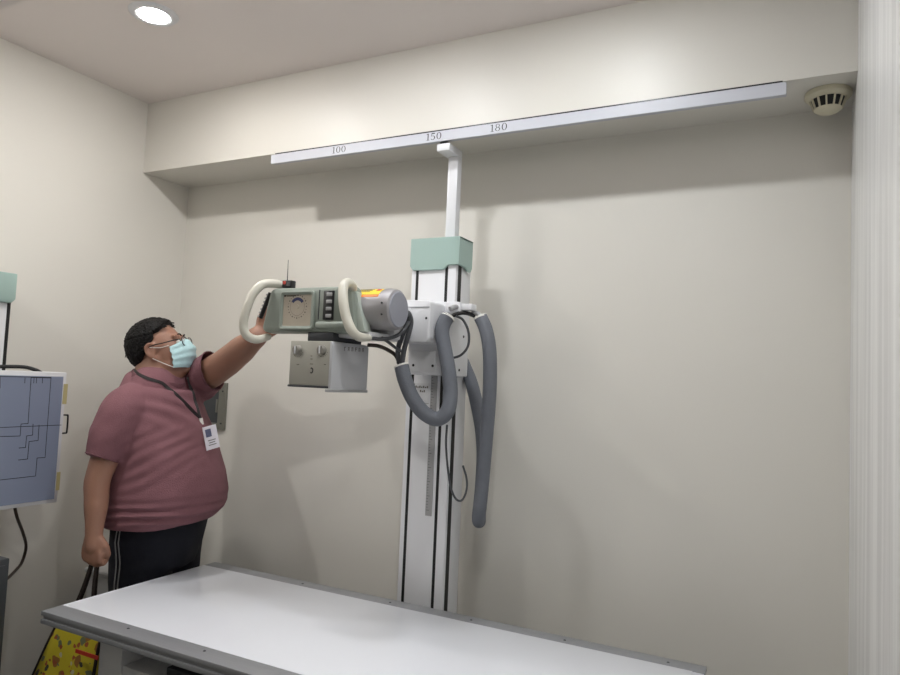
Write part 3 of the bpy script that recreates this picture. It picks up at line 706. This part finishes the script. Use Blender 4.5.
# left hand: palm behind the lower handle, fingers over the console back
pd = (wp(284, 314, 1.99)-wrL).normalized(); up = V((0, 0, 1)); up = (up-pd*up.dot(pd)).normalized(); pn = pd.cross(up)
if pn.y < 0: pn = -pn
pc = wrL+pd*.05
for k in range(4):
    o = up*(.030-.020*k); ln = (.95, 1.06, 1.0, .8)[k]
    a0 = wrL+pd*.012+o*.55; a1 = wrL+pd*(.086-.004*abs(k-1))+o
    add_tube(bm, [a0, a1], [.0155, .0135], seg=10, smooth=0, caps='round')
    add_tube(bm, [a1, a1+pd*.034*ln+pn*.006, a1+pd*.056*ln-pn*.002, a1+pd*.072*ln-pn*.014], [.0125, .011, .010, .0085], seg=10, smooth=4, caps='round')
add_tube(bm, [wrL+pd*.02+up*.012, wrL+pd*.05+up*.040, wrL+pd*.082+up*.052-pn*.012, wrL+pd*.104+up*.050-pn*.02], [.015, .0145, .0115, .009], seg=12, smooth=5, caps='round')
body_bm = remesh(bm, .0058, 5)
bvh_body = BVHTree.FromBMesh(body_bm)
obj('body', body_bm, SKIN, per, world=False)

# shirt
bm = nb(); rings = []
def body_ring(z, c, cy, a, b, n=56, p=2.15):
    out = []
    for k in range(n):
        th = 2*PI*k/n; ct, s_ = math.cos(th), math.sin(th)
        u = math.copysign(abs(ct)**(2/p), ct)*a; v_ = math.copysign(abs(s_)**(2/p), s_)*b
        q = V((c, cy, z))+F*u+L*v_
        out.append(q)
    return out
for z, c, a, b in ((.872, .100, .186, .208), (.885, .105, .198, .218), (.94, .118, .214, .226), (1.0, .122, .216, .226), (1.07, .115, .207, .222), (1.15, .102, .192, .216), (1.24, .084, .172, .206), (1.32, .070, .146, .190), (1.38, .066, .128, .165), (1.408, .060, .112, .130), (1.426, .054, .092, .098)):
    rg = body_ring(z, c, -.7*(c-.06), a, b)
    if z < .93:        # the hem rises where it rides over the belly
        for q in rg:
            d = (q-V((c, 0, 0))).dot(F)/.2; q.z += .020*max(0, d)**3 - .012*max(0, -d)
    if z > 1.40:
        for q in rg: q.z -= .26*(q-V((c, 0, 0))).dot(F)
    rings.append(rg)
add_loft(bm, rings)
slR = V((-.110, -.175, 1.128)); slL = shL.lerp(wrL, .30)
add_tube(bm, [V((.025, -.035, 1.345)), V((-.045, -.135, 1.305)), shR.lerp(slR, .45)+V((-.006, 0, 0)), slR], [.080, .083, .074, .060], seg=28, caps=True)
add_tube(bm, [V((.08, .06, 1.365)), shL+V((-.008, 0, -.004)), shL.lerp(slL, .6), shL.lerp(wrL, .52)], [.088, .086, .078, .072], seg=28, caps=True)
sb = remesh(bm, .0065, 9)
armpit = V((-.02, -.19, 1.20))
sb.normal_update()
AX = (wrR-shR).normalized()
for v in sb.verts:
    p = v.co; d = 0
    front = max(0, (p-V((.06, 0, p.z))).normalized().dot((F*.6-L*.8).normalized())) if p.z < 1.36 else 0
    s_ = (p-V((.06, 0, 0))).dot(F)-(p-V((.06, 0, 0))).dot(L)*.5
    # drag lines running from the right armpit down to the belly
    if v.normal.y < .2:
        u = p.x-.05; w2 = p.z-1.13
        d += .0058*math.sin((p.z-.52*p.x)*135+noise.noise(p*5)*3.2)*math.exp(-(u/.13)**2-(w2/.10)**2)*(.6+.8*noise.noise(p*7+V((3, 1, 2))))
        d += .0045*math.sin((p.z+.35*p.x)*110+noise.noise(p*6)*2.5)*math.exp(-((p.x-.12)/.10)**2-((p.z-1.31)/.06)**2)
    # soft folds above the hem
    hz = math.exp(-((p.z-.93)/.045)**2)
    d += .0065*hz*math.sin((p.z*1.0-s_*.13)*190+noise.noise(p*5)*3)*front
    # folds at sleeve roots
    dl = (p-shL).length
    if dl < .16: d += .005*math.sin((p-shL).dot((wrL-shL).normalized())*150+noise.noise(p*9)*2)*math.exp(-(dl/.10)**2)
    dr = (p-shR-V((0, 0, -.10))).length
    d += .0045*math.sin(((p-shR).dot(AX)*.6+s_)*95+noise.noise(p*8)*2)*math.exp(-(dr/.09)**2)
    d += .0026*noise.noise(p*11)
    v.co = p+v.normal*d
dLc = ((wrL-shL).normalized()+V((.95, 0, -.05))).normalized()
for v in sb.verts:
    if v.co.z > 1.34 and (v.co-V((.05, 0, v.co.z))).length < .15:
        l_, n_, _, _ = bvh_body.find_nearest(v.co)
        if (v.co-l_).dot(n_) < .004: v.co = l_+n_*.004
# open ends for sleeves and hem
dels = []
for v in sb.verts:
    p = v.co
    dR = (slR-shR).normalized(); dL = dLc
    if (p-slR).dot(dR) > -.004 and (p-slR).length < .09 and (p-slR).cross(dR).length < .052: dels.append(v)
    elif (p-slL).dot(dL) > -.002 and (p-slL).length < .24 and p.z > 1.30: dels.append(v)
bmesh.ops.delete(sb, geom=dels, context='VERTS')
bvh_shirt = BVHTree.FromBMesh(sb)
shirt = obj('shirt', sb, SHIRT, per, world=False, label='mauve short-sleeved t-shirt')
# hems as narrow ribs
def ringband(c, d, rad, r=.0028, n=48, bvh=None):
    a, b = frame_of(d.normalized()); pts = []
    for k in range(n):
        th = 2*PI*k/n; dr = a*math.cos(th)+b*math.sin(th); h = bvh.ray_cast(c+dr*rad, -dr, rad)
        if h[0] and (h[0]-c).length > .04: pts.append(h[0]+dr*.0006)
    pts.append(pts[0])
    for _ in range(2): pts = [pts[0]]+[(pts[i-1]+pts[i]*2+pts[i+1])/4 for i in range(1, len(pts)-1)]+[pts[-1]]
    return tube(pts, r, seg=6, smooth=0, caps=False)
obj('sleeve_hem', ringband(slR-(slR-shR).normalized()*.006, slR-shR, .12, bvh=bvh_shirt), COLLAR, shirt, world=False)
obj('sleeve_hem', ringband(slL-dLc*.012, dLc, .12, bvh=bvh_shirt), COLLAR, shirt, world=False)
nk = V((.052, -.004, 1.426)); nd = (V((0, 0, 1))-F*-.35).normalized()
cdn = (V((0, 0, 1))+F*.26).normalized(); a_, b_ = frame_of(cdn); cpts = []
for k in range(41):
    th = 2*PI*k/40; dr = a_*math.cos(th)+b_*math.sin(th); h = bvh_body.ray_cast(nk+dr*.2, -dr, .2)
    q = h[0] if h[0] else nk+dr*.085
    rr = min((q-nk).length, .104); cpts.append(nk+dr*(rr+.006))
bm = nb(); rg = []
for i, q in enumerate(cpts[:-1]):
    o = (q-nk).normalized(); rg.append([q-cdn*.010+o*.006, q-cdn*.002+o*.005, q+cdn*.008+o*.0005, q+cdn*.008-o*.003, q-cdn*.010-o*.003])
rg.append([v.copy() for v in rg[0]]); add_loft(bm, rg, cap=False)
obj('collar', bm, COLLAR, shirt, world=False)

# trousers
bm = nb(); rings = []
for z, c, a, b in ((.70, .10, .120, .165), (.78, .10, .148, .185), (.84, .10, .160, .192), (.90, .105, .165, .195), (.965, .108, .165, .190)):
    rings.append(body_ring(z, c, .0+.01, a*1.0, b))
add_loft(bm, rings)
for s in (-1, 1):
    hp = V((.100, .045, 0))+L*.098*s
    add_tube(bm, [hp+V((0, -.01, .84)), hp+V((0, 0, .68)), hp+V((0, 0, .47)), hp+V((0, 0, .28)), hp+V((0, 0, .06))], [.118, .113, .094, .083, .07], seg=28, caps=True)
tb_ = remesh(bm, .0085, 6); tb_.normal_update()
for v in tb_.verts: v.co += v.normal*(.0035*noise.noise(V((v.co.x*12, v.co.y*12, v.co.z*5))))
bvh_tr = BVHTree.FromBMesh(tb_)
trs = obj('trousers', tb_, NAVY, per, world=False, label='dark navy trousers with white side piping')
for off in (0, .016):
    pts, nn = [], []
    dr = (-L*.97-F*.22).normalized(); sd = dr.cross(V((0, 0, 1)))
    for k in range(34):
        z = .89-.024*k; o = V((.100, .045, z))-L*.098 - sd*off + sd*(.004*math.sin(k*.8))
        h = bvh_tr.ray_cast(o+dr*.4, -dr, .5)
        if h[0]: pts.append(h[0]+dr*.001); nn.append(dr)
    obj('side_piping', ribbon(pts, nn, .0045, .002), STRIPE, trs, world=False)
for s in (-1, 1):
    hp = V((.100, .045, 0))+L*.10*s; bm = nb()
    for k, (f, r, z) in enumerate(((-.05, .045, .045), (0, .048, .05), (.07, .050, .045), (.15, .046, .036), (.20, .034, .03))):
        add_ell(bm, hp+F*f+V((0, 0, z)), (r*1.25, r, z*.98), M.Rotation(math.radians(-35), 3, 'Z'))
    obj('shoe', remesh(bm, .008, 4), SHOE, per, world=False)

# hair
bm = nb(); t2 = nb(); bmesh.ops.create_icosphere(t2, subdivisions=6, radius=1)
for v in t2.verts:
    d = v.co.normalized(); x, y, z = d
    R0 = 1/math.sqrt((x/.098)**2+(y/.080)**2+(z/.092)**2)
    # hair covers the dome; cut away at the face, ear level at the sides and the nape
    line_z = -.22+1.25*max(0, (x-.02))*1.0 if x > -.08 else -.22-.75*min(1, (-x-.08)*1.6)
    if x > .30: line_z = max(line_z, .36+.22*(x-.30))
    side = abs(y)
    m_ = max(0, min(1, (z-line_z)/.13))
    m_ = m_*m_*(3-2*m_)
    n_ = noise.noise(V((x*9, y*9, z*4)))*.0030+noise.noise(V((x*26, y*26, z*11)))*.0032
    ang = math.atan2(y, x)
    
    thick = .013+.006*max(0, z)+.004*max(0, -x)-.004*side*(z < .4)
    v.co = d*(R0-.012+m_*(.012+thick+n_))+V((-.012, 0, .030))
merge(bm, t2, HM)
hair = obj('hair', bm, HAIR, per, world=False, label='short black hair')
# short tufts breaking the outline
bm = nb(); random.seed(11)
for k in range(420):
    th = random.uniform(-PI, PI); z = random.uniform(-.25, .97); rr = math.sqrt(1-z*z); d = V((rr*math.cos(th), rr*math.sin(th), z))
    if d.x > .30 and z < .55: continue
    if d.x > -.1 and z < .18: continue
    R0 = 1/math.sqrt((d.x/.098)**2+(d.y/.080)**2+(d.z/.092)**2); p0 = d*(R0+.008)+V((-.012, 0, .030))
    tn = (V((.75, 0, .1))-d*d.x*.75+V((random.uniform(-.4, .4), random.uniform(-.4, .4), random.uniform(-.4, .2)))).normalized()
    if d.x < -.3: tn = (V((-.1, 0, -.8))+V((random.uniform(-.4, .4), random.uniform(-.4, .4), 0))).normalized()
    ln = random.uniform(.012, .022)
    add_tube(bm, [HM @ p0, HM @ (p0+tn*ln*.5+d*.004), HM @ (p0+tn*ln+d*.0035)], [.0032, .0024, .0006], seg=5, smooth=0)
tf = obj('hair_tufts', bm, HAIR, hair, world=False)
# eyes and brows
for s in (-1, 1):
    ey = obj('eye', add_ell(nb(), hh(.083, .032*s, .0165), (.0125,)*3, H3, seg=24), EYEW, per, world=False)
    obj('iris', add_ell(nb(), hh(.0915, .0325*s, .0175), (.0045, .0058, .0058), H3, seg=16), EYEI, ey, world=False)
    obj('eyebrow', tube([hh(.097, .014*s, .040), hh(.096, .030*s, .046), hh(.084, .050*s, .041)], [.003, .0038, .0015], seg=8, flat=.7), HAIR, per, world=False)
# mask
bm = nb(); NU, NV = 30, 26; outer = []; inner = []
for j in range(NV+1):
    v_ = j/NV; z = .008-.098*v_; row, row2 = [], []
    for i in range(NU+1):
        u = -1+2*i/NU
        prof = .122+.012*math.sin(PI*min(1, v_*1.05))-.026*v_**2
        if v_ < .25: prof -= .014*(1-v_/.25)
        half = .0725+.004*math.sin(PI*v_); xs = .060+.006*math.sin(PI*v_)-.004*v_
        x = xs+(prof-xs)*(1-abs(u)**2.9)
        pl_ = .0022*math.sin(v_*PI*7.2)*(1-.2*abs(u))
        zz = z+(.018*(1-abs(u)**1.3) if v_ < .02 else .018*(1-abs(u)**1.3)*(1-v_)**1.5)+(.012*abs(u)**2)*(v_-.45)*1.4
        y = half*math.copysign(abs(u)**.92, u)
        row.append(V((x+pl_, y, zz))); row2.append(V((x+pl_-.002, y*.985, zz)))
    outer.append(row); inner.append(row2)
Vo = [[bm.verts.new(HM @ p) for p in r] for r in outer]; Vi = [[bm.verts.new(HM @ p) for p in r] for r in inner]
for j in range(NV):
    for i in range(NU):
        bm.faces.new((Vo[j][i], Vo[j+1][i], Vo[j+1][i+1], Vo[j][i+1])); bm.faces.new((Vi[j][i], Vi[j][i+1], Vi[j+1][i+1], Vi[j+1][i]))
for i in range(NU):
    bm.faces.new((Vo[0][i], Vo[0][i+1], Vi[0][i+1], Vi[0][i])); bm.faces.new((Vo[NV][i], Vi[NV][i], Vi[NV][i+1], Vo[NV][i+1]))
for j in range(NV):
    bm.faces.new((Vo[j][0], Vi[j][0], Vi[j+1][0], Vo[j+1][0])); bm.faces.new((Vo[j][NU], Vo[j+1][NU], Vi[j+1][NU], Vi[j][NU]))
bmesh.ops.recalc_face_normals(bm, faces=bm.faces)
mk = obj('face_mask', bm, MASK, per, world=False, label='pale blue pleated face mask')
for s in (-1, 1):
    obj('ear_loop', tube([hh(.060, .0725*s, .006), hh(.030, .0775*s, .006), hh(.005, .086*s, .012), hh(-.014, .090*s, .020)], .0014, seg=6), ELAST, mk, world=False)
    obj('ear_loop', tube([hh(.058, .0725*s, -.080), hh(.034, .0745*s, -.062), hh(.010, .082*s, -.042), hh(-.006, .088*s, -.028)], .0014, seg=6), ELAST, mk, world=False)
# glasses
gl = obj('glasses', tube([hh(.112, -.008, .014), hh(.115, 0, .017), hh(.112, .008, .014)], .0016, seg=8), BLACKP, per, world=False, label='black-rimmed glasses')
for s in (-1, 1):
    pts = []
    for k in range(29):
        a = 2*PI*k/28; cx, sx = math.cos(a), math.sin(a)
        yy = .0265*math.copysign(abs(cx)**.75, cx); z_ = .0175*math.copysign(abs(sx)**.75, sx)
        pts.append(hh(.112-.10*abs((.034*s+yy))**1.4*1.6, .034*s+yy, .012+z_))
    obj('rim', tube(pts, .0018, seg=8, smooth=0, caps=False), BLACKP, gl, world=False)
    lb_ = nb(); c0 = lb_.verts.new(hh(.1115-.10*.034**1.4*1.6, .034*s, .012)); ve = [lb_.verts.new(p) for p in pts[:-1]]
    for k in range(28): lb_.faces.new((c0, ve[k], ve[(k+1) % 28]))
    r = bmesh.ops.extrude_face_region(lb_, geom=lb_.faces[:]); bmesh.ops.translate(lb_, vec=H3@V((-.001, 0, 0)), verts=[v for v in r['geom'] if isinstance(v, bmesh.types.BMVert)])
    obj('lens', lb_, GLASS, gl, world=False)
    obj('temple', tube([hh(.103, .061*s, .020), hh(.092, .072*s, .021), hh(.05, .0815*s, .020), hh(.0, .089*s, .020), hh(-.016, .088*s, .010), hh(-.024, .085*s, -.008)], [.0022, .0022, .002, .0018, .0018, .0016], seg=8), BLACKP, gl, world=False)
# lanyard
def drape(a, b, n, dr, off=.0025, rs=.5):
    pts, nn = [], []
    for k in range(n+1):
        p = a.lerp(b, k/n); h = bvh_shirt.ray_cast(p+dr*rs, -dr, .8); h2 = bvh_body.ray_cast(p+dr*rs, -dr, .8)
        c = [x[0] for x in (h, h2) if x[0] is not None]
        if c: q = max(c, key=lambda v: v.dot(dr)); pts.append(q+dr*off)
        else: pts.append(p)
        nn.append(dr)
    for _ in range(2): pts = [pts[0]]+[(pts[i-1]+pts[i]*2+pts[i+1])/4 for i in range(1, len(pts)-1)]+[pts[-1]]
    return pts, nn
sF = (F*.75-L*.55+V((0, 0, .35))).normalized()
vw = V((.12, -1, .12)).normalized()
end = V((.206, 0, 1.262))
e0 = drape(end, end+V((0, 0, .001)), 1, vw)[0][0]
lan_p, lan_n = drape(V((.062, -.07, 1.405)), e0, 26, vw)
back = [V((-.035, .03, 1.452)), V((-.022, -.045, 1.448)), V((.012, -.085, 1.43)), V((.040, -.105, 1.415))]
bp2 = []
for p in spline(back, 4):
    n_ = (p-V((.047, 0, p.z))).normalized(); h = bvh_shirt.ray_cast(p+n_*.2, -n_, .3); h2 = bvh_body.ray_cast(p+n_*.2, -n_, .3)
    c = [x[0] for x in (h, h2) if x[0] is not None]; bp2.append(max(c, key=lambda v: v.dot(n_))+n_*.003 if c else p)
allp = bp2+lan_p; alln = [(p-V((.047, 0, p.z-.05))).normalized() for p in bp2]+lan_n
for _ in range(2): allp = [allp[0]]+[(allp[i-1]+allp[i]*2+allp[i+1])/4 for i in range(1, len(allp)-1)]+[allp[-1]]
ly = obj('lanyard', ribbon(allp, alln, .012, .002), LANY, per, world=False, label='black lanyard')
p2, n2 = drape(V((.160, 0, 1.428)), e0, 22, vw)
obj('strap', ribbon(p2, n2, .012, .002), LANY, ly, world=False)
nF = (F-L*.75+V((0, 0, .05))).normalized(); rt = V((0, 0, 1)).cross(nF).normalized(); dn = (V((0, 0, -1))+rt*.26).normalized(); rt = nF.cross(-dn).normalized()*1
o0 = e0+nF*.004
def plate(c, hw, hhgt, th, n, r, d):
    bm = nb(); pts = [c+r*sx*hw+d*sy*hhgt for sx, sy in ((-1, -1), (1, -1), (1, 1), (-1, 1))]
    A = [bm.verts.new(p) for p in pts]; B = [bm.verts.new(p+n*th) for p in pts]
    bm.faces.new(A[::-1]); bm.faces.new(B)
    for i in range(4): bm.faces.new((A[i], A[(i+1) % 4], B[(i+1) % 4], B[i]))
    bmesh.ops.recalc_face_normals(bm, faces=bm.faces); return bm
obj('clip', plate(o0+dn*.011+nF*.001, .0065, .013, .004, nF, rt, dn), ELAST, ly, world=False)
bc = o0+dn*.071; lift = -1
for sx in (-1, -.5, 0, .5, 1):
    for sy in (-1, 0, 1):
        k_ = bc+rt*sx*.03+dn*sy*.047; h = bvh_shirt.ray_cast(k_+nF*.3, -nF, .6)
        if h[0]: lift = max(lift, (h[0]-k_).dot(nF))
bc = bc+nF*(lift+.003)
bdg = obj('badge', plate(bc, .0265, .045, .003, nF, rt, dn), BADGE, ly, world=False, label='white name badge')
obj('portrait', plate(bc-dn*.019+rt*.008+nF*.003, .011, .015, .0006, nF, rt, dn), PHOTO, bdg, world=False)
for k in range(3): obj('printed_line', plate(bc+dn*(.010+.009*k)+nF*.003, .015-.003*(k % 2), .0014, .0006, nF, rt, dn), INKG, bdg, world=False)

# ---------------------------------------------------------------- shopping bag in the right hand
hw = WM[per] @ (wrR+V((0, 0, -.118))+L*.016)
t = thing('shopping_bag', 'yellow patterned shopping bag with dark handles hanging from the lowered right hand', 'bag', (hw.x-.1, hw.y, .2))
by = hw.y-.025
A_, B_, C_, D_ = V((-2.425, by, .555)), V((-2.110, by, .555)), V((-2.19, by, .16)), V((-2.60, by, .16))
A_ = at(57.5, 626, y=by); D_ = at(34, 688, y=by); sl = (D_-A_)/(D_.z-A_.z)
A_ = A_+sl*(.56-A_.z); D_ = A_+sl*(.20-.56)
B_ = at(103, 640, y=by); B_ = V((B_.x+.01, by, .56)); C_ = V((B_.x-.02, by, .20))
bm = nb(); rings = []
for k in range(13):
    f = k/12; l, r_ = A_.lerp(D_, f), B_.lerp(C_, f); th = .012+.045*min(1, f*1.5); rg = []
    for i in range(24):
        a = 2*PI*i/24; cc, ss_ = math.cos(a), math.sin(a)
        c = (l+r_)/2; hw_ = (r_.x-l.x)/2
        q = V((c.x+hw_*math.copysign(abs(cc)**.45, cc), by+th*math.copysign(abs(ss_)**.7, ss_), c.z))
        q.y += .006*noise.noise(V((q.x*9, 0, q.z*9))); rg.append(q)
    rings.append(rg)
bag = obj('bag_body', add_loft(nb(), rings), BAG, t)
obj('piping', tube([p[14]+V((-.002, 0, 0)) for p in rings], .0055, seg=8, smooth=0), BRAIDM, t, label='dark edge piping')
obj('piping', tube([p[22]+V((.002, 0, 0)) for p in rings], .0055, seg=8, smooth=0), BRAIDM, t)
q0 = at(72, 655, y=by-.07)
obj('printed_band', box(at(73, 652, y=by-.07).x, at(96, 652, y=by-.07).x, by-.062, by-.0585, at(80, 656, y=by-.07).z, at(80, 652, y=by-.07).z), RED, bag, label='small red printed band')
for s, xa in ((-1, .30), (1, .30)):
    yy = by+.022*s
    a, b = V((A_.x+.05, yy*.3+by*.7, .55)), V((B_.x-.06, yy*.3+by*.7, .55)); top = hw+V((0, .004*s, .002))
    tt = top+F*0
    pl_ = [a, a.lerp(top, .55), top+V((-.012, 0, -.004)), top, top+V((.012, 0, -.004)), b.lerp(top, .55), b]
    pts = spline(pl_, 6); nn = [V((0, -1, .0))]*len(pts)
    obj('strap', ribbon(pts, nn, .013, .0025), STRAPM, t)
